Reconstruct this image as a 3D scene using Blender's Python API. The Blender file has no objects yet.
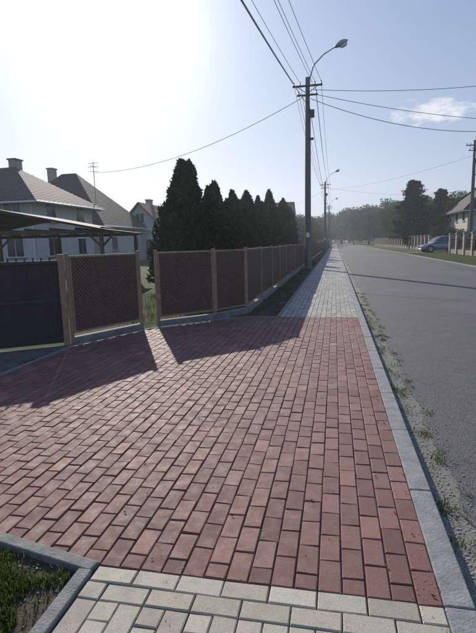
import bpy, math, random
import numpy as np
from mathutils import Vector, Matrix
random.seed(7); rng = np.random.default_rng(7)
scene = bpy.context.scene
R = math.radians
SUN_AZ, SUN_EL = 26.0, 24.5   # degrees left of +Y, elevation

# ------------------------------------------------------------------ materials
def new_mat(name):
    m = bpy.data.materials.new(name); m.use_nodes = True
    nt = m.node_tree; b = nt.nodes['Principled BSDF']
    return m, nt, b
def ramp(nt, fac, stops):
    r = nt.nodes.new('ShaderNodeValToRGB'); e = r.color_ramp.elements
    while len(e) < len(stops): e.new(.5)
    for i, (p, c) in enumerate(stops):
        e[i].position = p; e[i].color = (*c, 1)
    nt.links.new(fac, r.inputs[0]); return r.outputs[0]
def mix(nt, fac, a, b, mode='MIX'):
    m = nt.nodes.new('ShaderNodeMix'); m.data_type = 'RGBA'; m.blend_type = mode
    for s, v in ((m.inputs[0], fac), (m.inputs[6], a), (m.inputs[7], b)):
        if hasattr(v, 'is_linked'): nt.links.new(v, s)
        elif isinstance(v, (int, float)): s.default_value = v
        else: s.default_value = (*v, 1)
    return m.outputs[2]
def noise(nt, scale, detail=4, rough=.6):
    g = nt.nodes.new('ShaderNodeNewGeometry')
    n = nt.nodes.new('ShaderNodeTexNoise'); n.inputs['Scale'].default_value = scale
    n.inputs['Detail'].default_value = detail; n.inputs['Roughness'].default_value = rough
    nt.links.new(g.outputs['Position'], n.inputs['Vector'])
    return n.outputs['Fac']
def bump(nt, b, h, strength=.3, dist=.01):
    bp = nt.nodes.new('ShaderNodeBump'); bp.inputs['Strength'].default_value = strength
    bp.inputs['Distance'].default_value = dist
    nt.links.new(h, bp.inputs['Height']); nt.links.new(bp.outputs[0], b.inputs['Normal'])
def simple(name, col, rough=.7, var=.25, scale=6, bs=.2, metallic=0, spec=.5):
    m, nt, b = new_mat(name)
    f = noise(nt, scale, 5, .65)
    d = tuple(c*(1-var) for c in col); l = tuple(min(1, c*(1+var)) for c in col)
    nt.links.new(ramp(nt, f, [(.3, d), (.7, l)]), b.inputs['Base Color'])
    b.inputs['Roughness'].default_value = rough; b.inputs['Metallic'].default_value = metallic
    b.inputs['Specular IOR Level'].default_value = spec
    if bs: bump(nt, b, noise(nt, scale*8, 3), bs, .01)
    return m
def paver_mat(name, c1, c2, c3, dust, amt=.4):
    m, nt, b = new_mat(name)
    g = nt.nodes.new('ShaderNodeNewGeometry')
    base = ramp(nt, g.outputs['Random Per Island'], [(0, c1), (.5, c2), (.94, c3), (1, tuple(x*1.3 for x in c3))])
    big = noise(nt, .9, 4, .6); med = noise(nt, 11, 5, .7); fine = noise(nt, 260, 2, .7)
    dirt = ramp(nt, big, [(.45, (0, 0, 0)), (.75, (1, 1, 1))])
    c = mix(nt, dirt, base, mix(nt, amt*.7, base, dust))
    c = mix(nt, ramp(nt, med, [(.56, (0, 0, 0)), (.80, (amt*1.15,)*3)]), c, dust)
    c = mix(nt, ramp(nt, med, [(.22, (.65,.65,.65)), (.44, (0, 0, 0))]), c, tuple(x*.45 for x in c1))
    sp = ramp(nt, fine, [(.3, (.60, .60, .60)), (.7, (1.12, 1.12, 1.12))])
    c = mix(nt, 1.0, c, sp, 'MULTIPLY')
    nt.links.new(c, b.inputs['Base Color'])
    rr = ramp(nt, med, [(.3, (.6,)*3), (.7, (.88,)*3)])
    nt.links.new(rr, b.inputs['Roughness'])
    mm = nt.nodes.new('ShaderNodeMath'); mm.operation = 'ADD'
    nt.links.new(fine, mm.inputs[0]); nt.links.new(med, mm.inputs[1])
    bump(nt, b, mm.outputs[0], .5, .004)
    return m
M = {}
M['red'] = paver_mat('red_paver', (.17, .070, .052), (.22, .092, .069), (.275, .125, .097), (.33, .235, .20), .36)
M['beige'] = paver_mat('beige_paver', (.42, .37, .275), (.50, .45, .34), (.58, .525, .405), (.45, .41, .33))
M['grey'] = paver_mat('grey_paver', (.30, .29, .26), (.37, .355, .31), (.44, .42, .37), (.36, .34, .30))
M['sand'] = simple('joint_sand', (.13, .10, .08), .95, .5, 12, .5)
M['kerb'] = simple('kerb_concrete', (.25, .25, .24), .85, .3, 9, .5)
M['kerb2'] = simple('edging_concrete', (.23, .225, .205), .9, .32, 9, .6)
M['concrete'] = simple('plinth_concrete', (.22, .21, .19), .9, .35, 5, .4)
M['polec'] = simple('pole_concrete', (.15, .14, .13), .85, .2, 6, .3)
M['brown'] = simple('brown_painted_steel', (.33, .21, .13), .6, .25, 9, .2)
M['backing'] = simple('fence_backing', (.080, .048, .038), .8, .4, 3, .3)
M['wire'] = simple('mesh_wire', (.17, .10, .068), .6, .3, 10, 0)
M['black'] = simple('dark_steel', (.035, .033, .034), .5, .3, 10, .1)
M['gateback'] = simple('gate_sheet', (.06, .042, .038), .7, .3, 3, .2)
M['cable'] = simple('cable', (.03, .03, .035), .6, .1, 3, 0)
M['metal'] = simple('galvanised', (.35, .36, .37), .4, .15, 8, .1, .7)
M['white'] = simple('white_render', (.56, .55, .52), .9, .10, 1.2, .2)
M['cream'] = simple('cream_render', (.50, .45, .36), .9, .08, 1.2, .2)
M['frame'] = simple('window_frame', (.75, .75, .72), .5, .05, 3, 0)
M['wood'] = simple('wood', (.10, .065, .04), .8, .35, 7, .4)
M['bark'] = simple('bark', (.09, .07, .05), .95, .4, 10, .8)
M['ceramic'] = simple('ceramic', (.35, .18, .12), .3, .1, 5, 0)
M['brickpillar'] = simple('clinker_pillar', (.40, .31, .26), .85, .25, 5, .4)
m, nt, b = new_mat('glass'); b.inputs['Base Color'].default_value = (.03, .04, .05, 1); b.inputs['Roughness'].default_value = .08
M['glass'] = m
def roof_mat(name, col):
    m, nt, b = new_mat(name)
    tc = nt.nodes.new('ShaderNodeNewGeometry')
    w = nt.nodes.new('ShaderNodeTexWave'); w.wave_type = 'BANDS'; w.bands_direction = 'Z'
    w.inputs['Scale'].default_value = 2.2; w.inputs['Distortion'].default_value = .4
    nt.links.new(tc.outputs['Position'], w.inputs['Vector'])
    f = noise(nt, 2.5, 6, .7)
    c = ramp(nt, f, [(.3, tuple(x*.7 for x in col)), (.7, tuple(x*1.3 for x in col))])
    c = mix(nt, .5, c, ramp(nt, w.outputs['Fac'], [(.1, (.35,)*3), (.5, (1,)*3)]), 'MULTIPLY')
    nt.links.new(c, b.inputs['Base Color']); b.inputs['Roughness'].default_value = .8; b.inputs['Specular IOR Level'].default_value = .25
    bump(nt, b, w.outputs['Fac'], .6, .04)
    return m
M['roof_dark'] = roof_mat('roof_dark', (.06, .045, .045))
M['roof_red'] = roof_mat('roof_red', (.22, .09, .06))
M['roof_brown'] = roof_mat('roof_brown', (.12, .085, .075))
# asphalt
m, nt, b = new_mat('asphalt')
big = noise(nt, .35, 5, .6); med = noise(nt, 5, 5, .7)
g = nt.nodes.new('ShaderNodeNewGeometry')
vo = nt.nodes.new('ShaderNodeTexVoronoi'); vo.inputs['Scale'].default_value = 95
nt.links.new(g.outputs['Position'], vo.inputs['Vector'])
c = ramp(nt, big, [(.3, (.085, .085, .086)), (.7, (.135, .133, .13))])
c = mix(nt, .95, c, ramp(nt, vo.outputs['Distance'], [(.1, (2.0, 1.98, 1.9)), (.55, (.45, .45, .45))]), 'MULTIPLY')
c = mix(nt, ramp(nt, med, [(.5, (0,)*3), (.8, (.4,)*3)]), c, (.20, .19, .17))
sxx = nt.nodes.new('ShaderNodeSeparateXYZ'); nt.links.new(g.outputs['Position'], sxx.inputs[0])
md_ = nt.nodes.new('ShaderNodeMath'); md_.operation = 'MULTIPLY_ADD'; nt.links.new(sxx.outputs['X'], md_.inputs[0]); md_.inputs[1].default_value = .125; nt.links.new(big, md_.inputs[2])
c = mix(nt, .8, c, ramp(nt, md_.outputs[0], [(.55, (1.12, 1.11, 1.08)), (.8, (.86, .86, .87)), (.95, (1.05, 1.05, 1.04)), (1.0, (.9, .9, .9))]), 'MULTIPLY')
vc = nt.nodes.new('ShaderNodeTexVoronoi'); vc.feature = 'DISTANCE_TO_EDGE'; vc.inputs['Scale'].default_value = .45
nz = nt.nodes.new('ShaderNodeTexNoise'); nz.inputs['Scale'].default_value = 2.5; nz.inputs['Detail'].default_value = 5
va = nt.nodes.new('ShaderNodeVectorMath'); va.operation = 'ADD'
nt.links.new(g.outputs['Position'], nz.inputs['Vector']); nt.links.new(g.outputs['Position'], va.inputs[0]); nt.links.new(nz.outputs['Color'], va.inputs[1])
nt.links.new(va.outputs[0], vc.inputs['Vector'])
crk = ramp(nt, vc.outputs['Distance'], [(0, (.75,)*3), (.008, (0,)*3)])
c = mix(nt, crk, c, (.04, .038, .035))
nt.links.new(c, b.inputs['Base Color']); b.inputs['Roughness'].default_value = .8
bump(nt, b, vo.outputs['Distance'], .5, .004)
M['asphalt'] = m
def ground_mat(name, a, bcol, c3, s1, s2, thr=(.45, .6)):
    m, nt, b = new_mat(name)
    f1 = noise(nt, s1, 6, .65); f2 = noise(nt, s2, 5, .7); f3 = noise(nt, .05, 3, .5)
    x = ramp(nt, f2, [(.25, a), (.75, bcol)])
    c = mix(nt, ramp(nt, f1, [(thr[0], (0,)*3), (thr[1], (1,)*3)]), x, mix(nt, f2, tuple(v*.6 for v in c3), c3))
    c = mix(nt, .5, c, ramp(nt, f3, [(.3, (.7,)*3), (.7, (1.25, 1.2, 1.05))]), 'MULTIPLY')
    nt.links.new(c, b.inputs['Base Color']); b.inputs['Roughness'].default_value = .95
    b.inputs['Specular IOR Level'].default_value = .15
    bump(nt, b, f2, .9, .03)
    return m
M['lawn'] = ground_mat('lawn', (.035, .055, .015), (.085, .115, .03), (.13, .11, .06), 1.2, 30, (.5, .68))
M['verge'] = ground_mat('verge_soil', (.07, .06, .045), (.16, .135, .105), (.055, .065, .03), 2.5, 35, (.52, .62))
M['soil'] = ground_mat('soil', (.09, .07, .05), (.20, .16, .12), (.05, .065, .022), 3.5, 45, (.5, .62))
M['gravel'] = ground_mat('gravel_strip', (.25, .235, .20), (.46, .43, .37), (.14, .14, .09), 5, 60, (.58, .66))
M['yard'] = ground_mat('yard_concrete', (.14, .13, .12), (.22, .21, .19), (.10, .09, .075), 1.5, 20)
def leaf_mat(name, c1, c2, c3, tr=.35):
    m = bpy.data.materials.new(name); m.use_nodes = True; nt = m.node_tree
    nt.nodes.clear(); o = nt.nodes.new('ShaderNodeOutputMaterial')
    g = nt.nodes.new('ShaderNodeNewGeometry')
    c = ramp(nt, g.outputs['Random Per Island'], [(0, c1), (.6, c2), (1, c3)])
    f = noise(nt, .9, 2, .6)
    c = mix(nt, .8, c, ramp(nt, f, [(.3, (.55,)*3), (.7, (1.3,)*3)]), 'MULTIPLY')
    d = nt.nodes.new('ShaderNodeBsdfDiffuse'); t = nt.nodes.new('ShaderNodeBsdfTranslucent')
    s = nt.nodes.new('ShaderNodeMixShader'); s.inputs[0].default_value = tr
    nt.links.new(c, d.inputs[0]); nt.links.new(c, t.inputs[0])
    nt.links.new(d.outputs[0], s.inputs[1]); nt.links.new(t.outputs[0], s.inputs[2]); nt.links.new(s.outputs[0], o.inputs[0])
    return m
M['thuja'] = leaf_mat('thuja_foliage', (.018, .03, .014), (.034, .052, .022), (.058, .075, .034), .25)
M['leaf'] = leaf_mat('leaf', (.03, .045, .015), (.055, .08, .025), (.11, .12, .04), .35)
M['leaf_far_hazed'] = leaf_mat('leaf_far_hazed', (.05, .065, .045), (.075, .09, .06), (.11, .12, .075), .3)  # leaf tones paled and greyed: distance haze mixed into the colour
M['pine'] = leaf_mat('pine_needles', (.015, .025, .012), (.028, .042, .02), (.045, .06, .028), .15)
M['grass'] = leaf_mat('grass_blades', (.06, .09, .02), (.10, .145, .035), (.19, .185, .08), .45)
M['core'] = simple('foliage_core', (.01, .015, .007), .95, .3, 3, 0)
M['stone'] = paver_mat('stones', (.26, .24, .21), (.36, .34, .30), (.47, .44, .39), (.32, .30, .26))
M['dead'] = leaf_mat('dead_leaves', (.12, .07, .03), (.2, .13, .05), (.28, .2, .08), .2)

# ------------------------------------------------------------------ mesh helpers
class MB:
    def __init__(s): s.v = []; s.f = []; s.m = []; s.mats = []
    def mi(s, mat):
        if mat not in s.mats: s.mats.append(mat)
        return s.mats.index(mat)
    def add(s, vs, fs, mat):
        o = len(s.v); k = s.mi(mat); s.v += [tuple(v) for v in vs]
        for f in fs: s.f.append(tuple(i+o for i in f)); s.m.append(k)
    def box(s, c, d, mat, rot=0, tilt=None):
        x, y, z = d[0]/2, d[1]/2, d[2]/2
        vs = [Vector((a*x, b*y, e*z)) for e in (-1, 1) for a, b in ((-1, -1), (1, -1), (1, 1), (-1, 1))]
        q = Matrix.Rotation(rot, 3, 'Z')
        if tilt is not None: q = q @ tilt
        s.add([q @ v + Vector(c) for v in vs], [(3, 2, 1, 0), (4, 5, 6, 7), (0, 1, 5, 4), (1, 2, 6, 5), (2, 3, 7, 6), (3, 0, 4, 7)], mat)
    def tube(s, pts, rad, mat, seg=10, cap=True):
        pts = [Vector(p) for p in pts]; n = len(pts)
        if not hasattr(rad, '__len__'): rad = [rad]*n
        vs = []; fs = []
        for i, p in enumerate(pts):
            d = (pts[min(i+1, n-1)]-pts[max(i-1, 0)]).normalized()
            a = d.cross(Vector((0, 0, 1)) if abs(d.z) < .9 else Vector((0, 1, 0))).normalized(); bb = d.cross(a).normalized()
            for k in range(seg):
                t = 2*math.pi*k/seg; vs.append(p+a*(rad[i]*math.cos(t))+bb*(rad[i]*math.sin(t)))
        for i in range(n-1):
            for k in range(seg):
                k2 = (k+1) % seg; fs.append((i*seg+k, i*seg+k2, (i+1)*seg+k2, (i+1)*seg+k))
        if cap: fs.append(tuple(range(seg-1, -1, -1))); fs.append(tuple((n-1)*seg+k for k in range(seg)))
        s.add(vs, fs, mat)
    def mesh(s, name):
        me = bpy.data.meshes.new(name); me.from_pydata(s.v, [], s.f)
        for m in s.mats: me.materials.append(m)
        me.polygons.foreach_set('material_index', s.m); me.update(); return me
    def obj(s, name, parent=None, loc=(0, 0, 0), rz=0, smooth=False, bev=0):
        me = s.mesh(name)
        if smooth: me.polygons.foreach_set('use_smooth', [True]*len(me.polygons))
        return link(name, me, parent, loc, rz, bev)
def link(name, me, parent=None, loc=(0, 0, 0), rz=0, bev=0):
    o = bpy.data.objects.new(name, me); scene.collection.objects.link(o)
    o.location = loc; o.rotation_euler = (0, 0, rz)
    if parent: o.parent = parent
    if bev:
        md = o.modifiers.new('bevel', 'BEVEL'); md.width = bev; md.segments = 2; md.limit_method = 'ANGLE'
    return o
def empty(name, loc=(0, 0, 0), rz=0):
    o = bpy.data.objects.new(name, None); scene.collection.objects.link(o); o.location = loc; o.rotation_euler = (0, 0, rz); return o
def sheet(name, poly, z, mat):
    b = MB(); b.add([(x, y, z) for x, y in poly], [tuple(range(len(poly)))], mat); return b.obj(name)

# ------------------------------------------------------------------ ground, road
sheet('ground', [(-900, -300), (900, -300), (900, 1200), (-900, 1200)], -.13, M['lawn'])
b = MB(); vs = []; fs = []; ys = list(np.arange(-30, 40, .04)) + list(np.arange(40, 420, 4))
n = 0
for i, y in enumerate(ys):
    n = n*.88 + random.uniform(-.02, .02)
    vs += [(.83+n+.03*math.sin(y*1.3)+.02*math.sin(y*4.1), y, -.062), (4.3, y, -.05), (7.7, y, -.07)]
for i in range(len(ys)-1):
    o = i*3; fs += [(o, o+1, o+4, o+3), (o+1, o+2, o+5, o+4)]
b.add(vs, fs, M['asphalt']); b.obj('asphalt_road')
sheet('gravel_strip', [(.58, -30), (1.3, -30), (1.3, 420), (.58, 420)], -.069, M['gravel'])
sheet('left_ground', [(-400, -100), (.49, -100), (.49, 500), (-400, 500)], -.034, M['lawn'])
sheet('soil_patch', [(-4.2, -2), (-1.2, -2), (-1.2, 2.1), (-4.2, 2.7)], -.024, M['soil'])
sheet('grass_verge', [(-2.0, 10.0), (-1.15, 10.0), (-1.15, 160), (-2.0, 160)], -.022, M['verge'])
sheet('yard_paving', [(-4.2, 2.6), (-4.2, 7.2), (-7.8, 5.0), (-9, 3.5)], -.018, M['yard'])
sheet('grass_verge_right', [(7.8, -60), (400, -60), (400, 420), (7.8, 420)], -.012, M['lawn'])
b = MB()
for y in np.arange(-30, 180, 1.0): b.box((7.76, y+.5, -.06), (.12, .985, .12), M['kerb'])
b.obj('road_kerb', bev=.008)
sheet('side_driveway', [(7.83, 57.2), (22, 57.2), (22, 62.2), (7.83, 62.2)], -.006, M['yard'])

# ------------------------------------------------------------------ paving
BW, BL, GAP = .11, .22, .006
def brick(bm, x0, x1, y0, y1, mat, z=0):
    if y1-y0 < .03 or x1-x0 < .03: return
    g = GAP/2*random.uniform(.6, 1.5); x0 += g; x1 -= g; y0 += g; y1 -= g; bv = .005
    jx, jy = random.uniform(-.0012, .0012), random.uniform(-.0012, .0012); x0 += jx; x1 += jx; y0 += jy; y1 += jy
    z = z+random.uniform(-.002, .002)+.004*math.sin(x0*2.1+y0*.9)*math.sin(y0*1.3); tx = random.uniform(-.002, .002); ty = random.uniform(-.002, .002)
    vs = [(x0, y0, -.03), (x1, y0, -.03), (x1, y1, -.03), (x0, y1, -.03)]
    vs += [(x0, y0, z-bv), (x1, y0, z-bv), (x1, y1, z-bv), (x0, y1, z-bv)]
    vs += [(x0+bv, y0+bv, z-tx-ty), (x1-bv, y0+bv, z+tx-ty), (x1-bv, y1-bv, z+tx+ty), (x0+bv, y1-bv, z-tx+ty)]
    fs = []
    for o in (0, 4):
        for k in range(4): fs.append((o+k, o+(k+1) % 4, o+4+(k+1) % 4, o+4+k))
    fs.append((8, 9, 10, 11)); bm.add(vs, fs, mat)
def interp(x, pts):
    for (xa, ya), (xb, yb) in zip(pts, pts[1:]):
        if xa <= x <= xb: return ya+(yb-ya)*(x-xa)/(xb-xa)
    return pts[0][1] if x < pts[0][0] else pts[-1][1]
UP = [(-4.2, 6.95), (-3.5, 8.45), (-2.45, 9.6), (-1.95, 10.05), (.5, 10.05)]
LOW = [(-4.2, 2.62), (-1.17, 1.98), (.5, 1.98)]
b = MB()
xR = .48
for i in range(43):
    x1 = xR-i*BW; x0 = x1-BW; xc = (x0+x1)/2
    lo, hi = interp(xc, LOW), interp(xc, UP)
    y = 1.98-(BL/2 if i % 2 else 0)
    while y < hi:
        brick(b, x0, x1, max(y, lo), min(y+BL, hi), M['red']); y += BL
b.obj('red_paver_driveway')
b = MB()
x = xR-15*BW
while x < xR-.01: brick(b, x, min(x+BL, xR), 1.98-BW, 1.98, M['beige']); x += BL
x = xR-15*BW-BL/2
while x < xR-.01: brick(b, max(x, xR-15*BW), min(x+BL, xR), 1.98-2*BW, 1.98-BW, M['beige']); x += BL
for i in range(15):
    x1 = xR-i*BW; y = 1.98-2*BW+(BL/2 if i % 2 else 0)
    while y > -6: brick(b, x1-BW, x1, y-BL, min(y, 1.98-2*BW), M['beige']); y -= BL
b.obj('beige_paver_pavement')
b = MB()
for i in range(15):
    x1 = xR-i*BW; y = 10.05-(BL/2 if i % 2 else 0)
    while y < 75: brick(b, x1-BW, x1, max(y, 10.05), y+BL, M['grey']); y += BL
b.obj('grey_paver_pavement')
sheet('pavement_far', [(-1.17, 75), (.48, 75), (.48, 420), (-1.17, 420)], -.001, M['grey'])
sheet('paving_sand_bed', [(-4.2, 2.62), (-1.17, 1.98), (-1.17, -6), (.49, -6), (.49, 80), (-1.17, 80), (-1.17, 10.05), (-1.95, 10.05), (-2.45, 9.6), (-3.5, 8.45), (-4.2, 6.95)], -.0115, M['sand'])
def kerb_line(bm, p, q, w, top, dep=.12, ln=1.0, mat='kerb2'):
    p = Vector((*p, 0)); q = Vector((*q, 0)); d = q-p; L = d.length; d.normalize(); a = math.atan2(d.y, d.x); t = 0
    while t < L-.02:
        l = min(ln, L-t); c = p+d*(t+l/2)
        bm.box((c.x, c.y, top-dep/2+random.uniform(-.002, .002)), (l-.006, w, dep), M[mat], a+random.uniform(-.002, .002)); t += l
b = MB(); kerb_line(b, (.545, -6.02), (.545, 180), .13, .006, .15, mat='kerb'); b.obj('pavement_kerb', bev=.008)
b = MB(); kerb_line(b, (-1.215, 1.93), (-1.215, -6), .07, .012)
kerb_line(b, (-1.18, 1.955), (-4.25, 2.60), .07, .012); kerb_line(b, (-4.24, 2.65), (-4.24, 6.95), .07, .006)
kerb_line(b, (-4.22, 7.0), (-3.53, 8.5), .07, .008); kerb_line(b, (-3.52, 8.5), (-2.47, 9.65), .07, .008); kerb_line(b, (-2.46, 9.65), (-1.98, 10.08), .07, .008)
kerb_line(b, (-1.95, 10.095), (-1.2, 10.095), .07, .004); kerb_line(b, (-1.21, 10.14), (-1.21, 150), .07, .008)
b.obj('edging_kerb', bev=.006)

# ------------------------------------------------------------------ scatter: stones, grass, leaves
b = MB()
def stone(x, y, z, r):
    vs = []
    for s_ in (-1, 0, 1):
        for k in range(5):
            t = k*1.257+random.uniform(-.3, .3); rr = r*(1 if s_ == 0 else .6)*random.uniform(.75, 1.2)
            vs.append((x+rr*math.cos(t), y+rr*math.sin(t), z+s_*r*.4))
    fs = [(o+k, o+(k+1) % 5, o+5+(k+1) % 5, o+5+k) for o in (0, 5) for k in range(5)]+[(10, 11, 12, 13, 14)]
    b.add(vs, fs, M['stone'])
for i in range(4800):
    y = 1+11*random.random()**1.5; x = .62+abs(random.gauss(.0, .13))
    if x > 1.15: continue
    stone(x, y, -.068 if x < .82 else -.060, random.choice([.002, .003, .003, .004, .005, .006, .008, .011]))
for i in range(700):
    stone(random.uniform(-2.6, -1.27), random.uniform(.6, 2.1), -.02, random.choice([.002, .003, .004, .006, .008]))
b.obj('gravel_stones')
# crumbs of sand and grit lying on the paving, mostly along the edges and in the joints
b = MB()
for i in range(1500):
    if random.random() < .5: x, y = random.gauss(.44, .05), 1+9*random.random()**1.4
    else: x, y = random.uniform(-1.9, .45), 1.2+6*random.random()**1.6
    if x > .6 or (x < -1.15 and y < 2.3): continue
    stone(x, y, .003, random.choice([.0012, .0015, .002, .0025, .0035]))
b.obj('grit')
def blades(name, pts, h=(.04, .1), mat=None):
    vs = []; fs = []
    for (x, y, z) in pts:
        a = random.uniform(0, 6.28); H = random.uniform(*h); w = random.uniform(.0018, .004)*(1+H*3); l = random.uniform(.1, .7)*H
        dx, dy = math.cos(a)*w, math.sin(a)*w; lx, ly = -math.sin(a)*l, math.cos(a)*l; o = len(vs)
        vs += [(x-dx, y-dy, z), (x+dx, y+dy, z), (x+dx*.7+lx*.35, y+dy*.7+ly*.35, z+H*.6), (x-dx*.7+lx*.35, y-dy*.7+ly*.35, z+H*.6), (x+lx, y+ly, z+H*.92)]
        fs += [(o, o+1, o+2, o+3), (o+3, o+2, o+4)]
    me = bpy.data.meshes.new(name); me.from_pydata(vs, [], fs); me.materials.append(mat or M['grass']); return link(name, me)
pts = []
while len(pts) < 42000:
    x = random.uniform(-2.8, -1.28); y = random.uniform(1.1, 2.2)
    if y > 1.90+(-1.17-x)*.21: continue
    edge = min((-1.33-x)/.16, (1.86+(-1.17-x)*.21-y)/.12)
    pch = max(.04, min(1, edge+.35*math.sin(x*17+y*9)+.3*math.sin(y*23-x*7)))
    if random.random() > pch: continue
    pts.append((x, y, -.026))
blades('grass', pts, (.015, .055))
pts = []
cl = [(random.uniform(-1.98, -1.35), random.uniform(10.2, 40)) for _ in range(130)]
for c in cl:
    for k in range(45): pts.append((min(-1.27, random.gauss(c[0], .07)), random.gauss(c[1], .12), -.024))
blades('verge_grass', pts, (.03, .09))
pts = []
for k in range(90):
    cx, cy = random.uniform(.63, .9), 1.5+14*random.random()
    for j in range(26): pts.append((max(.625, random.gauss(cx, .03)), random.gauss(cy, .05), -.068))
blades('kerb_weeds', pts, (.015, .045))
pts = []
for k in range(9000):
    pts.append((random.uniform(7.9, 11.8), random.uniform(24, 56), -.015))
blades('right_verge_grass', pts, (.05, .14))
pts = []
for k in range(500):
    cx, cy = random.uniform(-7, -2.5), random.uniform(9, 15)
    if cy < 9.6+(cx+3)*1.1 : continue
    for j in range(16): pts.append((random.gauss(cx, .1), random.gauss(cy, .1), -.035))
blades('yard_grass', pts, (.05, .18))
b = MB()
for i in range(150):
    x, y = random.uniform(-4, .45), 2+random.random()*9
    if random.random() < .5: x = random.choice([random.gauss(.44, .05), random.gauss(-1.25, .15)])
    r = random.uniform(.006, .017); a = random.uniform(0, 6.28); z = .005
    b.add([(x+r*math.cos(a), y+r*math.sin(a), z+.004), (x+.5*r*math.cos(a+1.6), y+.5*r*math.sin(a+1.6), z), (x-r*math.cos(a), y-r*math.sin(a), z+.006), (x-.5*r*math.cos(a+1.6), y-.5*r*math.sin(a+1.6), z+.002)], [(0, 1, 2, 3)], M['dead'])
b.obj('fallen_leaves')

# ------------------------------------------------------------------ fence
def bay(L, H=1.47, zb=.16):
    b = MB(); t = .032
    b.box((L/2, 0, .03), (L, .12, .14), M['concrete'])
    x0, x1 = .035, L-.035
    b.box((L/2, 0, H-t/2), (x1-x0, t, t), M['brown']); b.box((L/2, 0, zb+t/2), (x1-x0, t, t), M['brown'])
    for x in (x0+t/2, x1-t/2): b.box((x, .0, (H+zb)/2), (t, t*.98, H-zb-2*t), M['brown'])
    xa, xb, za, zc = x0+t, x1-t, zb+t, H-t
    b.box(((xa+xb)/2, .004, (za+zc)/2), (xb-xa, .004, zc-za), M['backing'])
    w, h = xb-xa, zc-za; s = .07; r = .007
    for side in (-1, 1):
        for dr in (1, -1):
            k = -h
            while k < w:
                z0 = max(0, -k); z1 = min(h, w-k)
                if z1 > z0+.02:
                    p, q = (k+z0, z0), (k+z1, z1)
                    if dr < 0: p, q = (w-p[0], p[1]), (w-q[0], q[1])
                    d = r*.7; yy = .004+side*(.009 if dr > 0 else .012)
                    sx = d*dr
                    b.add([(xa+p[0]-sx, yy, za+p[1]+d), (xa+p[0]+sx, yy, za+p[1]-d), (xa+q[0]+sx, yy, za+q[1]-d), (xa+q[0]-sx, yy, za+q[1]+d)], [(0, 1, 2, 3)], M['wire'])
                k += s
    return b.mesh('panel')
def post_mesh(H=1.50, w=.06):
    b = MB(); b.box((0, 0, H/2-.05), (w, w, H+.1), M['brown']); b.box((0, 0, H+.006), (w+.01, w+.01, .012), M['brown']); return b.mesh('post')
PM = post_mesh()
fence = empty('lattice_fence')
def seg(p, q, parent, me=None):
    d = Vector((q[0]-p[0], q[1]-p[1]))
    return link('panel', me or bay(d.length), parent, (p[0], p[1], 0), math.atan2(d.y, d.x))
A = [(-4.36, 7.12), (-3.72, 8.55)]; B = [(-3.50, 8.90), (-2.56, 9.86), (-2.03, 10.79)]
seg(A[0], A[1], fence); seg(B[0], B[1], fence); seg(B[1], B[2], fence)
for p in A+B: link('post', PM, fence, (p[0], p[1], 0), .6)
FM = bay(2.3)
y = 10.79
while y < 160:
    o = link('panel', FM, fence, (-2.03, y, random.uniform(-.015, .015)), math.pi/2+random.uniform(-.006, .006))
    y += 2.3; p = link('post', PM, fence, (-2.03, y, random.uniform(-.02, .01)), random.uniform(-.03, .03)); p.rotation_euler[0] = random.uniform(-.012, .012)
gate = empty('driveway_gate', (-4.43, 7.05, 0), math.atan2(-2.25, -3.05))
b = MB(); L = 3.4; H = 1.38
b.box((0, 0, .7), (.10, .10, 1.6), M['brown']); b.obj('gate_post', gate)
b = MB(); b.box((L+.15, 0, .7), (.12, .12, 1.6), M['brown']); b.obj('gate_post', gate)
b = MB()
for z in (.1, .75, H): b.box((L/2+.06, 0, z), (L+.06, .045, .05), M['black'])
for k in range(27): b.box((.17+k*(L-.2)/26, 0, .1+(H-.1)/2+.03), (.022, .022, H-.0), M['black'])
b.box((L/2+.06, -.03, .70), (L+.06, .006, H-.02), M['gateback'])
b.obj('gate_leaf', gate)
f2 = empty('lattice_fence')
seg((-7.9, 4.5), (-10.0, 2.9), f2); seg((-10.0, 2.9), (-12.1, 1.3), f2); link('post', PM, f2, (-10, 2.9, 0)); link('post', PM, f2, (-12.1, 1.3, 0))

# ------------------------------------------------------------------ foliage
def quads(C, size, up=None, aspect=1.6):
    n = len(C); d = rng.normal(size=(n, 3))
    if up is not None: d = d*(1-up)+np.array([0, 0, 1.0])*up*1.5
    d /= np.linalg.norm(d, axis=1)[:, None]
    e = np.cross(d, rng.normal(size=(n, 3))); e /= np.linalg.norm(e, axis=1)[:, None]
    s = size*rng.uniform(.6, 1.4, n)[:, None]
    a = d*s*aspect/2; c = e*s/2
    V = np.stack([C-a, C+c-a*.1, C+a, C-c-a*.1], 1).reshape(-1, 3)
    return V, np.arange(4*n).reshape(-1, 4)
def foliage_mesh(name, C, size, mat, extra=None, up=None, aspect=1.6):
    V, F = quads(C, size, up, aspect)
    b = extra or MB(); base = len(b.v)
    vs = b.v+[tuple(v) for v in V.tolist()]; fs = b.f+[tuple(f) for f in (F+base).tolist()]
    k = b.mi(mat); mi = b.m+[k]*len(F)
    me = bpy.data.meshes.new(name); me.from_pydata(vs, [], fs)
    for m_ in b.mats: me.materials.append(m_)
    me.polygons.foreach_set('material_index', mi); me.update(); return me
def gclip(shape, lim=1.9): return np.clip(rng.normal(size=shape), -lim, lim)
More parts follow.
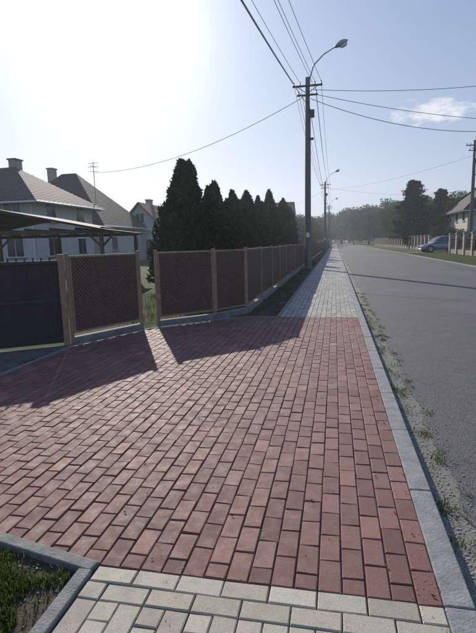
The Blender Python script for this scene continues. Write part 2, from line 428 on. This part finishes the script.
def thuja_mesh(H, Rr, n=9000, pw=.62):
    b = MB(); b.tube([(0, 0, 0), (0, 0, H*.9)], [.07, .02], M['bark'], 6)
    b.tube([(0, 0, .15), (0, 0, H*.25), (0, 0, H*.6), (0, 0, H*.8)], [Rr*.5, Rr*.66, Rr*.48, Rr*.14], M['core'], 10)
    t = rng.random(n)**1.2; th = rng.uniform(0, 2*np.pi, n)
    prof = np.minimum(1, (t*6+.45))*(1-t)**pw*1.02+.03
    ph = rng.uniform(0, 6.28, 8)
    lump = 1+.13*np.sin(3*th+ph[0]+t*7)+.12*np.sin(5*th+ph[1]-t*17)+.10*np.sin(9*th+t*30+ph[2])+.09*np.sin(t*40+ph[3]+2*th)
    r = Rr*prof*lump*(.6+.55*rng.random(n)**.6)
    C = np.stack([r*np.cos(th)+.08*np.sin(t*9+ph[4]), r*np.sin(th)+.06*np.sin(t*7+ph[5]), .08+t*H*(1+.02*rng.normal(size=n))], 1)
    return foliage_mesh('thuja', C, .075, M['thuja'], b, up=.5, aspect=2.8)
TM = [thuja_mesh(4.6, .98, 14000, .66), thuja_mesh(4.6, .9, 12000, .55), thuja_mesh(4.6, 1.05, 12000, .75), thuja_mesh(4.6, .95, 12000, .6)]
for i, (y, h, xo) in enumerate([(16.3, 4.35, 0), (17.9, 4.6, 0), (19.4, 3.8, .15), (20.8, 3.7, 0), (22.2, 4.3, 0), (23.9, 3.7, .1), (25.9, 4.3, 0), (28.0, 4.0, 0), (30.2, 4.7, 0), (32.4, 4.1, 0), (34.8, 4.8, 0), (37.4, 4.6, 0), (40.2, 5.7, 0), (43.5, 5.0, 0), (47, 5.3, 0), (50.8, 5.9, 0), (54.5, 5.2, 0), (58.5, 5.6, 0)]):
    o = link('thuja_tree', TM[(i*3) % 4], None, (-5.5+xo+random.uniform(-.2, .2), y, -.03), random.uniform(0, 6)); s = h/4.6; w = random.uniform(.95, 1.12)
    o.scale = (w, w, s); o.rotation_euler[0] = random.uniform(-.04, .04); o.rotation_euler[1] = random.uniform(-.04, .04)
def tree_mesh(H, W, mat, n=9000, leaf=.26, trunk=.3, ncl=45):
    b = MB(); r0 = H*.025+.05
    b.tube([(0, 0, -.1), (.05*W, 0, H*trunk), (0, .04*W, H*.6), (0, 0, H*.85)], [r0, r0*.75, r0*.45, r0*.12], M['bark'], 8)
    cl = []
    while len(cl) < ncl:
        p = rng.uniform(-1, 1, 3); q = np.linalg.norm(p)
        if q > 1 or q < .35: continue
        cl.append([p[0]*W/2, p[1]*W/2, H*(trunk+1)/2+p[2]*H*(1-trunk)/2*.93])
    cl = np.array(cl)
    for c in cl[:14]:
        z0 = H*(trunk+.05+.35*random.random()); b.tube([(0, 0, z0), tuple((c+np.array([0, 0, z0]))/2*[.9, .9, 1]), tuple(c)], [r0*.4, r0*.25, r0*.06], M['bark'], 5)
    idx = rng.integers(0, ncl, n); sc = rng.uniform(.09, .17, ncl)*W
    C = cl[idx]+gclip((n, 3), 1.6)*sc[idx][:, None]*np.array([.8, .8, .6])
    C[:, 2] = np.maximum(C[:, 2], H*.12)
    return foliage_mesh('tree', C, leaf, mat, b, aspect=1.3)
TR = [tree_mesh(10, 7, M['leaf'], 9000, .24), tree_mesh(10, 8.5, M['leaf'], 9000, .26, .22), tree_mesh(10, 6, M['leaf'], 8000, .22, .3)]
TF = [tree_mesh(12, 10, M['leaf_far_hazed'], 9000, .36, .12), tree_mesh(12, 12, M['leaf_far_hazed'], 9000, .38, .1)]
def put(name, me, x, y, s, z=-.03):
    o = link(name, me, None, (x, y, z), random.uniform(0, 6)); o.scale = (s*random.uniform(.9, 1.1), s, s*random.uniform(.95, 1.05)); return o
for i, (x, y, h) in enumerate([(17, 92, 8.5), (16, 106, 9), (21, 84, 9), (14.5, 122, 9.5), (19, 118, 10.5), (15, 138, 11), (24, 100, 10), (18, 75, 5.5), (14.5, 72, 3.6), (22, 58, 6), (19, 54, 4.5)]):
    put('broadleaf_tree', TR[i % 3], x, y, h/10)
for i, (x, y, h) in enumerate([(14, 160, 12), (12, 178, 14), (16, 195, 16), (8, 205, 14), (3, 225, 16), (-3, 235, 14), (20, 170, 15), (25, 150, 14), (-9, 215, 12), (-8, 150, 8.5), (-7, 118, 7.5), (-9, 132, 9), (-6.5, 170, 10), (-14, 125, 9), (-13, 78, 7)]):
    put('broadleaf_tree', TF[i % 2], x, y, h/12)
def pine_mesh(H, Rr, n=14000):
    b = MB(); b.tube([(0, 0, 0), (.1, 0, H*.5), (0, 0, H)], [.22, .14, .03], M['bark'], 8)
    P = []
    for k in range(90):
        t = .1+.88*k/90; L = Rr*((1-t)**.6)*random.uniform(.45, 1.3)*(min(1, t*3+.4)); a = k*2.4+random.uniform(-.4, .4)
        e_ = (L*math.cos(a), L*math.sin(a), H*t+L*random.uniform(-.05, .25))
        b.tube([(0, 0, H*t-.1), e_], [.05, .012], M['bark'], 4, False)
        m_ = n//90; u = rng.random(m_)**.6
        q = np.array([[0, 0, H*t-.1]])*(1-u[:, None])+np.array([e_])*u[:, None]+gclip((m_, 3))*[.3, .3, .16]
        P.append(q)
    return foliage_mesh('pine', np.concatenate(P), .2, M['pine'], b, aspect=1.8)
PN = pine_mesh(11, 3.6)
o = put('pine_tree', PN, 12.6, 84, 1.05); o = put('pine_tree', PN, 18.6, 92, .9)
for i, (x, y, h) in enumerate([(13.4, 50, 2.4), (13.6, 45, 2.2), (13.3, 68, 2.4), (13.6, 76, 2.6), (13.2, 84, 2.2), (13.4, 93, 2.6), (13.3, 102, 2.4), (14.4, 64.5, 3)]):
    o = put('shrub', TR[i % 3], x, y, h/10, -.4); o.scale[0] *= 1.5; o.scale[1] *= 1.5
C = []
for k in range(150):
    a = R(-62+k*.83); D = 290+random.uniform(-20, 30); cx, cy = D*math.sin(a), D*math.cos(a); h = random.uniform(6, 12)
    q = gclip((190, 3), 1.7)*[3.4, 3.4, h*.28]; q[:, 2] = np.abs(q[:, 2]+h*.45); C.append(q+[cx, cy, 0])
me = foliage_mesh('distant_treeline', np.concatenate(C), 1.2, M['leaf_far_hazed'], aspect=1.2); link('distant_treeline', me)

# ------------------------------------------------------------------ houses
def window(b, c, w, h, axis, sgn):
    def bx(off, ww, hh, th, mat, dz=0, du=0):
        if axis == 'y': b.box((c[0]+du, c[1]+sgn*off, c[2]+dz), (ww, th, hh), mat)
        else: b.box((c[0]+sgn*off, c[1]+du, c[2]+dz), (th, ww, hh), mat)
    bx(.02, w, h, .05, M['frame'])
    n = 2 if w > .9 else 1; pw = (w-.12-(n-1)*.06)/n
    for k in range(n): bx(.035, pw, h-.14, .05, M['glass'], 0, -w/2+.06+pw/2+k*(pw+.06))
    bx(.06, w+.2, .05, .16, M['concrete'], -h/2-.03)
def house(name, x0, x1, y0, y1, wh, rh, wall, roof, hip=True, axis='x', ov=.5, rows=(1.6,), chim=None, rz=0):
    cx, cy = (x0+x1)/2, (y0+y1)/2; e = empty(name, (cx, cy, 0), rz); w, d = x1-x0, y1-y0
    b = MB(); b.box((0, 0, wh/2-.05), (w, d, wh+.1), wall)
    if not hip:
        if axis == 'x':
            for s in (-1, 1):
                X = s*w/2; b.add([(X, -d/2, wh), (X, d/2, wh), (X, 0, rh-.08), (X-s*.2, -d/2, wh), (X-s*.2, d/2, wh), (X-s*.2, 0, rh-.08)], [(0, 1, 2), (3, 5, 4), (0, 2, 5, 3), (1, 4, 5, 2)], wall)
        else:
            for s in (-1, 1):
                Y = s*d/2; b.add([(-w/2, Y, wh), (w/2, Y, wh), (0, Y, rh-.08), (-w/2, Y-s*.2, wh), (w/2, Y-s*.2, wh), (0, Y-s*.2, rh-.08)], [(0, 1, 2), (3, 5, 4), (0, 2, 5, 3), (1, 4, 5, 2)], wall)
    b.obj('walls', e)
    b = MB(); W, D = w/2+ov, d/2+ov; drop = ov*(rh-wh)/((d if axis == 'x' else w)/2); ez = wh-drop+.02
    if axis == 'x':
        r = (W-D) if hip else W
        top = [(-W, -D, ez), (W, -D, ez), (W, D, ez), (-W, D, ez), (-r, 0, rh), (r, 0, rh)]
        fs = [(0, 1, 5, 4), (2, 3, 4, 5), (1, 2, 5), (3, 0, 4)]
    else:
        r = (D-W) if hip else D
        top = [(-W, -D, ez), (W, -D, ez), (W, D, ez), (-W, D, ez), (0, -r, rh), (0, r, rh)]
        fs = [(1, 2, 5, 4), (3, 0, 4, 5), (0, 1, 4), (2, 3, 5)]
    th = .16
    vs = [(x, y, z+th) for x, y, z in top]+top
    allf = list(fs)+[tuple(reversed([i+6 for i in f])) for f in fs]
    if not hip: allf = [f for f in allf if len(f) == 4]
    if hip:
        for k in range(4): allf.append((k+6, (k+1) % 4+6, (k+1) % 4, k))
    else:
        if axis == 'x': allf += [(6, 7, 1, 0), (8, 9, 3, 2), (7, 11, 5, 1), (11, 8, 2, 5), (9, 10, 4, 3), (10, 6, 0, 4)]
        else: allf += [(7, 8, 2, 1), (9, 6, 0, 3), (6, 10, 4, 0), (10, 7, 1, 4), (8, 11, 5, 2), (11, 9, 3, 5)]
    b.add(vs, allf, roof); b.obj('roof', e)
    b = MB(); b.tube([(-W, -D-.06, ez+.05), (W, -D-.06, ez+.05)], .06, M['frame'], 8); b.tube([(W+.06, -D, ez+.05), (W+.06, D, ez+.05)], .06, M['frame'], 8)
    b.tube([(w/2-.1, -d/2-.07, 0), (w/2-.1, -d/2-.07, wh-.2)], .05, M['frame'], 6); b.obj('gutters', e)
    b = MB()
    for z in rows:
        for s in (-1, 1):
            n = max(2, int(w/3))
            for k in range(n): window(b, ((k+.5)/n*w-w/2, s*d/2, z), 1.3, 1.3, 'y', s)
            n = max(2, int(d/3.2))
            for k in range(n): window(b, (s*w/2, (k+.5)/n*d-d/2, z), 1.2, 1.3, 'x', s)
    if not hip:
        for s in (-1, 1):
            if axis == 'x': window(b, (s*w/2, 0, wh+.9), 1, 1.1, 'x', s)
            else: window(b, (0, s*d/2, wh+.9), 1, 1.1, 'y', s)
    b.obj('windows', e)
    b = MB(); b.box((w*.22, -d/2-.03, 1.05), (1.0, .08, 2.1), M['wood']); b.box((w*.22, -d/2-.5, .06), (1.6, 1.0, .16), M['concrete']); b.obj('door', e)
    for (px, py) in (chim or [(-.15*w, .1*d)]):
        b = MB(); b.box((px, py, rh-.3), (.55, .8, 2.0), M['brickpillar']); b.box((px, py, rh+.75), (.7, .95, .1), M['concrete']); b.obj('chimney', e)
    return e
house('white_house', -31, -18.9, 27.5, 35, 4.9, 7.3, M['white'], M['roof_brown'], True, 'x', .7, (1.7, 4.0), [(2.0, .5)])
house('white_house', -31, -20.0, 38.5, 48, 3.9, 8.6, M['white'], M['roof_dark'], True, 'x', .6, (1.9,), [(-2, .3)])
house('cottage', -22.5, -17.8, 47.5, 55, 3.6, 6.0, M['white'], M['roof_red'], False, 'y', .4, (1.7,))
house('family_house', -16, -8.5, 92, 102, 5.2, 9.4, M['cream'], M['roof_red'], False, 'x', .5, (1.7, 4.2))
house('family_house', 16.6, 27, 66, 77, 5.6, 10.4, M['cream'], M['roof_dark'], True, 'x', .8, (1.7, 4.4))
house('family_house', -45, -34, 55, 66, 5.4, 9, M['cream'], M['roof_red'], False, 'x', .6, (1.7, 4.4))
b = MB(); b.tube([(-20.6, 39, 4.5), (-20.6, 39, 8.9)], .035, M['metal'], 6)
for z in (8.1, 8.5, 8.8): b.tube([(-21.1, 39, z), (-20.1, 39, z)], .02, M['metal'], 5)
b.tube([(-20.6, 38.4, 8.5), (-20.6, 39.6, 8.5)], .02, M['metal'], 5); b.obj('roof_antenna')
cp = empty('carport', (-12.2, 17.6, 0), R(12))
b = MB(); W, D = 3.9, 3.2
vs = [(-W, -D, 2.35), (0, -D, 3.0), (W, -D, 2.2), (-W, D, 2.35), (0, D, 3.0), (W, D, 2.2)]
vs += [(x, y, z-.08) for x, y, z in vs]
b.add(vs, [(0, 1, 4, 3), (1, 2, 5, 4), (9, 10, 7, 6), (10, 11, 8, 7), (0, 6, 7, 1), (1, 7, 8, 2), (3, 4, 10, 9), (4, 5, 11, 10), (0, 3, 9, 6), (2, 8, 11, 5)], M['roof_dark']); b.obj('roof', cp)
b = MB()
for x in (-3.6, 0, 3.6):
    for y in (-2.9, 2.9): b.box((x, y, 1.08), (.12, .12, 2.2), M['wood'])
for y in (-2.9, 2.9): b.box((0, y, 2.16), (7.5, .08, .14), M['wood'])
for k in range(9):
    x = -3.6+k*.9; b.box((x, 0, 2.26), (.06, 5.7, .1), M['wood'])
for x in (-3.6, 0, 3.6):
    for s in (-1, 1): b.tube([(x, -2.9, 1.6), (x+s*.5, -2.9, 2.1)], .04, M['wood'], 5)
b.obj('posts', cp)

# ------------------------------------------------------------------ utility poles
def utility_pole(x, y, lamp=False, H=10.9):
    e = empty('street_lamp_pole' if lamp else 'utility_pole', (x, y, 0))
    b = MB(); b.tube([(0, 0, -.1), (0, 0, H*.5), (0, 0, H)], [.2, .165, .12], M['polec'], 12); b.box((0, 0, .02), (.55, .55, .12), M['concrete']); b.obj('shaft', e)
    b = MB(); za = H-.5
    b.box((0, -.16, za), (1.7, .09, .09), M['black']); b.box((0, -.16, za-.5), (1.2, .08, .08), M['black'])
    for s in (-1, 1): b.tube([(s*.6, -.16, za-.02), (0, -.16, za-.42)], .02, M['black'], 5)
    b.obj('crossarms', e)
    b = MB()
    for px, z in INS:
        b.tube([(px, -.16, z-.0+H-10.9), (px, -.16, z+.06+H-10.9), (px, -.16, z+.1+H-10.9), (px, -.16, z+.17+H-10.9)], [.02, .05, .035, .04], M['ceramic'], 8)
    b.obj('insulators', e)
    b = MB(); b.box((.24, -.05, H-2.0), (.3, .25, .4), M['black']); b.box((.22, -.1, H-3.4), (.25, .12, .12), M['black'])
    b.tube([(.16, -.02, 1.5), (.15, -.02, H-2.2)], .022, M['black'], 6); b.box((-.0, -.2, 2.0), (.2, .02, .28), M['frame']); b.obj('junction_box', e)
    if lamp:
        b = MB(); pts = [(.05, 0, H-1.1), (.12, 0, H-.1), (.35, -.05, H+.6), (.9, -.1, H+1.1), (1.55, -.15, H+1.42)]
        b.tube(pts, [.045, .045, .04, .035, .03], M['metal'], 8); b.obj('lamp_arm', e, smooth=True)
        b = MB(); d = Vector((1, -.05, .42)).normalized(); p0 = Vector(pts[-1])
        rr = [.05, .11, .16, .17, .13, .04]
        b.tube([p0+d*(k*.155-.05) for k in range(6)], rr, M['metal'], 12)
        b.obj('lamp_head', e, smooth=True)
        b = MB(); q = p0+d*.42-Vector((-.06, 0, .12)); b.tube([q-d*.22, q-d*.1, q+d*.1, q+d*.22], [.04, .12, .12, .04], M['frame'], 10); b.obj('lamp_glass', e, smooth=True)
    return e
INS = [(-.78, 10.45), (-.42, 10.45), (.42, 10.45), (.78, 10.45), (-.5, 9.95), (.5, 9.95)]
P = [(-5.4, -21), (-1.6, 29), (-1.6, 78), (-1.6, 128), (-1.6, 178)]
for i, (x, y) in enumerate(P): utility_pole(x, y, i in (1, 2, 3))
utility_pole(12.8, 33, False, 10.9)
utility_pole(13.8, 53.5, False, 11.3)
cu = bpy.data.curves.new('power_lines', 'CURVE'); cu.dimensions = '3D'; cu.bevel_depth = .011; cu.bevel_resolution = 1; cu.materials.append(M['cable'])
def wire(a, b_, sag, n=24, r=1):
    s = cu.splines.new('POLY'); s.points.add(n)
    for k in range(n+1):
        t = k/n; p = Vector(a).lerp(Vector(b_), t); p.z -= 4*sag*t*(1-t); s.points[k].co = (*p, 1); s.points[k].radius = r
for (xa, ya), (xb, yb) in zip(P, P[1:]):
    for px, z in INS: wire((xa+px*1.0, ya-.16, z+.14), (xb+px, yb-.16, z+.14), .9+random.uniform(-.08, .08))
    wire((xa+.15, ya, 9.2), (xb+.15, yb, 9.2), 1.1, r=1.5)
wire((-1.4, 28.9, 10.2), (12.8, 32.9, 10.9), .35, r=1.3)
wire((-1.4, 28.9, 10.0), (12.8, 32.9, 8.3), .35, r=1.3)
wire((-1.4, 28.9, 9.7), (12.8, 32.9, 8.2), 1.0, r=1.5)
wire((12.8, 33, 10.6), (13.8, 53.5, 11), .3)
wire((-1.75, 29, 9.9), (-20.6, 39, 8.0), 1.0, r=1.4)
wire((-1.5, 78, 10.0), (17.5, 70, 7.5), .6); wire((-1.5, 78, 9.6), (14, 53.5, 9.9), .6); wire((-1.7, 78, 9.6), (-12, 92, 7.5), .5)
wire((-1.5, 128, 10.0), (20, 120, 8), .6)
o = bpy.data.objects.new('power_lines', cu); scene.collection.objects.link(o)

# ------------------------------------------------------------------ right fence
rf = empty('pillar_fence')
def right_fence(ya, yb, parent):
    y = ya
    while y <= yb:
        b = MB(); b.box((0, 0, .95), (.42, .42, 2.0), M['brickpillar']); b.box((0, 0, 2.0), (.54, .54, .1), M['concrete']); b.box((0, 0, 2.08), (.36, .36, .07), M['concrete'])
        b.obj('pillar', parent, (12, y, 0))
        if y+2.8 <= yb:
            b = MB(); b.box((0, 1.4, .2), (.22, 2.34, .5), M['concrete'])
            for z in (.6, 1.55): b.box((0, 1.4, z), (.04, 2.36, .05), M['black'])
            for k in range(14): b.box((0, .3+k*.17, 1.1), (.03, .03, 1.1), M['black'])
            b.obj('railing', parent, (12, y, 0))
        y += 2.8
right_fence(20, 54, rf); rf2 = empty('pillar_fence'); right_fence(65, 150, rf2)

# ------------------------------------------------------------------ car
m, nt, bs = new_mat('car_paint'); bs.inputs['Base Color'].default_value = (.20, .25, .36, 1); bs.inputs['Metallic'].default_value = .3
bs.inputs['Roughness'].default_value = .3; bs.inputs['Coat Weight'].default_value = .8; M['paint'] = m
M['tyre'] = simple('tyre', (.02, .02, .02), .85, .2, 20, .2)
m, nt, bs = new_mat('tail_lamp'); bs.inputs['Base Color'].default_value = (.35, .02, .02, 1); bs.inputs['Roughness'].default_value = .2; M['tail'] = m
m, nt, bs = new_mat('head_lamp'); bs.inputs['Base Color'].default_value = (.7, .72, .75, 1); bs.inputs['Roughness'].default_value = .1; M['head'] = m
car = empty('parked_car', (12.1, 59.4, 0), R(190)); car.scale = (1.12, 1.12, 1.18)
st = [(-2.12, .42, .82, .66), (-2.02, .30, .95, .80), (-1.6, .26, 1.0, .87), (-.8, .24, .99, .89), (.3, .24, .96, .89), (.95, .24, .94, .88), (1.55, .26, .86, .85), (1.95, .30, .74, .77), (2.12, .38, .60, .62)]
b = MB(); vs = []; n = 8
for x, zl, zb, hw in st:
    vs += [(x, -hw*.92, zl), (x, -hw, zl+.15), (x, -hw, zb-.22), (x, -hw*.93, zb), (x, hw*.93, zb), (x, hw, zb-.22), (x, hw, zl+.15), (x, hw*.92, zl)]
fs = []
for i in range(len(st)-1):
    for k in range(n): fs.append((i*n+k, i*n+(k+1) % n, (i+1)*n+(k+1) % n, (i+1)*n+k))
fs += [tuple(range(n)), tuple((len(st)-1)*n+k for k in range(n-1, -1, -1))]
b.add(vs, fs, M['paint']); o = b.obj('body', car, smooth=True)
md = o.modifiers.new('s', 'SUBSURF'); md.levels = 2; md.render_levels = 2
b = MB(); base = [(-1.98, .93), (-1.85, 1.25), (-1.62, 1.50), (-1.2, 1.58), (-.4, 1.60), (.2, 1.52), (.55, 1.35), (1.05, .93)]
vs = []
for s in (-1, 1):
    for x, z in base: vs.append((x, s*(.84-.26*(z-.9)/.65), z))
k = len(base); fs = [tuple(range(k)), tuple(range(2*k-1, k-1, -1))]+[(i, i+k, i+1+k, i+1) for i in range(k-1)]
b.add(vs, fs, M['paint']); b.obj('cabin', car, bev=.03)
b = MB()
def hw(z): return .84-.26*(z-.9)/.65+.012
for s in (-1, 1):
    for poly in ([(-1.75, 1.0), (-1.68, 1.25), (-1.48, 1.42), (-1.1, 1.47), (-1.02, 1.0)], [(-.95, 1.0), (-1.0, 1.48), (-.22, 1.49), (-.18, 1.0)], [(-.1, 1.0), (-.14, 1.48), (.15, 1.44), (.42, 1.3), (.8, 1.0)]):
        b.add([(x, s*hw(z), z) for x, z in poly], [tuple(range(len(poly)))], M['glass'])
b.add([(1.02, -.7, .99), (1.02, .7, .99), (.56, .6, 1.37), (.56, -.6, 1.37)], [(0, 1, 2, 3)], M['glass'])
b.add([(-1.97, -.66, 1.02), (-1.97, .66, 1.02), (-1.74, .58, 1.42), (-1.74, -.58, 1.42)], [(0, 1, 2, 3)], M['glass'])
b.obj('windows', car)
b = MB()
for x in (-1.32, 1.32):
    for s in (-1, 1):
        b.tube([(x, s*.70, .33), (x, s*.885, .33)], .395, M['black'], 24)
        b.tube([(x, s*.72, .33), (x, s*.90, .33)], .325, M['tyre'], 24)
        b.tube([(x, s*.88, .33), (x, s*.91, .33)], .2, M['metal'], 16)
b.obj('wheels', car)
b = MB()
for s in (-1, 1):
    b.box((1.9, s*.62, .68), (.26, .2, .12), M['head']); b.box((-2.0, s*.66, .9), (.14, .18, .26), M['tail']); b.box((.72, s*.95, 1.0), (.14, .2, .13), M['paint'])
    b.box((-.2, s*.895, .8), (.18, .02, .03), M['black']); b.box((0, s*.88, .3), (1.9, .04, .1), M['black'])
b.box((2.08, 0, .5), (.1, .9, .16), M['black']); b.box((-2.12, 0, .68), (.03, .5, .11), M['frame']); b.obj('lights_and_trim', car, bev=.015)

# ------------------------------------------------------------------ thin haze in the air (real volume over the whole street)
hm = bpy.data.materials.new('air_haze'); hm.use_nodes = True; hn = hm.node_tree; hn.nodes.clear()
ho = hn.nodes.new('ShaderNodeOutputMaterial'); hv = hn.nodes.new('ShaderNodeVolumeScatter')
hv.inputs['Color'].default_value = (.84, .91, 1, 1); hv.inputs['Density'].default_value = .0007; hv.inputs['Anisotropy'].default_value = .5
hn.links.new(hv.outputs[0], ho.inputs['Volume'])
b = MB(); b.box((0, 150, 29.5), (700, 760, 60), hm); b.obj('air_haze')

# ------------------------------------------------------------------ light and sky
sv = Vector((-math.sin(R(SUN_AZ))*math.cos(R(SUN_EL)), math.cos(R(SUN_AZ))*math.cos(R(SUN_EL)), math.sin(R(SUN_EL))))
l = bpy.data.lights.new('sun', 'SUN'); l.energy = 5.0; l.angle = R(.5); l.color = (1, .93, .83)
o = bpy.data.objects.new('sun', l); scene.collection.objects.link(o); o.rotation_euler = (-sv).to_track_quat('-Z', 'Y').to_euler(); o.location = (0, 0, 30)
w = bpy.data.worlds.new('World'); scene.world = w; w.use_nodes = True; nt = w.node_tree; bg = nt.nodes['Background']
sky = nt.nodes.new('ShaderNodeTexSky'); sky.sky_type = 'NISHITA'; sky.sun_disc = False; sky.sun_elevation = R(SUN_EL); sky.sun_rotation = R(-SUN_AZ)
sky.air_density = 1.0; sky.dust_density = .6; sky.ozone_density = 2.5
bg.inputs[1].default_value = .075
tc = nt.nodes.new('ShaderNodeTexCoord')
sx = nt.nodes.new('ShaderNodeSeparateXYZ'); nt.links.new(tc.outputs['Generated'], sx.inputs[0])
S = 10.5
hz = ramp(nt, sx.outputs['Z'], [(0, (.58, .68, .88)), (.15, (.48, .61, .88)), (.45, (.27, .41, .75)), (1, (.15, .26, .59))])
hz2 = nt.nodes.new('ShaderNodeVectorMath'); hz2.operation = 'SCALE'; hz2.inputs['Scale'].default_value = S; nt.links.new(hz, hz2.inputs[0])
skyc = mix(nt, .8, sky.outputs[0], hz2.outputs[0])
# aureole of scattered sunlight around the sun's direction
dt = nt.nodes.new('ShaderNodeVectorMath'); dt.operation = 'DOT_PRODUCT'; dt.inputs[1].default_value = tuple(sv); nt.links.new(tc.outputs['Generated'], dt.inputs[0])
mx = nt.nodes.new('ShaderNodeMath'); mx.operation = 'MAXIMUM'; mx.inputs[1].default_value = 0; nt.links.new(dt.outputs['Value'], mx.inputs[0])
def aur(p, a):
    q = nt.nodes.new('ShaderNodeMath'); q.operation = 'POWER'; q.inputs[1].default_value = p; nt.links.new(mx.outputs[0], q.inputs[0])
    r = nt.nodes.new('ShaderNodeMath'); r.operation = 'MULTIPLY'; r.inputs[1].default_value = a; nt.links.new(q.outputs[0], r.inputs[0]); return r.outputs[0]
sm = nt.nodes.new('ShaderNodeMath'); sm.operation = 'ADD'; nt.links.new(aur(70, 11), sm.inputs[0]); nt.links.new(aur(11, 3.4), sm.inputs[1])
tint = nt.nodes.new('ShaderNodeVectorMath'); tint.operation = 'SCALE'; tint.inputs[0].default_value = (1, .98, .93); nt.links.new(sm.outputs[0], tint.inputs['Scale'])
ad = nt.nodes.new('ShaderNodeVectorMath'); ad.operation = 'ADD'; nt.links.new(skyc, ad.inputs[0]); nt.links.new(tint.outputs[0], ad.inputs[1])
mp = nt.nodes.new('ShaderNodeVectorMath'); mp.operation = 'SUBTRACT'; mp.inputs[1].default_value = (.178, .96, .226); nt.links.new(tc.outputs['Generated'], mp.inputs[0])
ms = nt.nodes.new('ShaderNodeVectorMath'); ms.operation = 'MULTIPLY'; ms.inputs[1].default_value = (1/.08, 1/.2, 1/.026); nt.links.new(mp.outputs[0], ms.inputs[0])
ln = nt.nodes.new('ShaderNodeVectorMath'); ln.operation = 'LENGTH'; nt.links.new(ms.outputs[0], ln.inputs[0])
nz = nt.nodes.new('ShaderNodeTexNoise'); nz.inputs['Scale'].default_value = 32; nz.inputs['Detail'].default_value = 8; nz.inputs['Roughness'].default_value = .58
st2 = nt.nodes.new('ShaderNodeVectorMath'); st2.operation = 'MULTIPLY'; st2.inputs[1].default_value = (1, 1, 2.0); nt.links.new(tc.outputs['Generated'], st2.inputs[0]); nt.links.new(st2.outputs[0], nz.inputs['Vector'])
mm = nt.nodes.new('ShaderNodeMath'); mm.operation = 'MULTIPLY_ADD'; nt.links.new(ln.outputs['Value'], mm.inputs[0]); mm.inputs[1].default_value = -.35; nt.links.new(nz.outputs['Fac'], mm.inputs[2])
cr = ramp(nt, mm.outputs[0], [(.20, (0,)*3), (.44, (.85,)*3)])
c = mix(nt, cr, ad.outputs[0], (11.3, 11.6, 12.4)); nt.links.new(c, bg.inputs[0])

# ------------------------------------------------------------------ camera
cam = bpy.data.cameras.new('camera'); co = bpy.data.objects.new('camera', cam); scene.collection.objects.link(co)
cam.sensor_fit = 'VERTICAL'; cam.sensor_height = 36; cam.lens = 26.73; cam.clip_end = 3000; cam.clip_start = .05
co.location = (0, 0, 1.6)
rot = Matrix.Rotation(R(11.76), 3, 'Z') @ Matrix.Rotation(R(90-8.83), 3, 'X') @ Matrix.Rotation(R(-1.5), 3, 'Z')
co.rotation_euler = rot.to_euler()
scene.camera = co
scene.view_settings.view_transform = 'Standard'; scene.view_settings.look = 'None'; scene.view_settings.exposure = 0
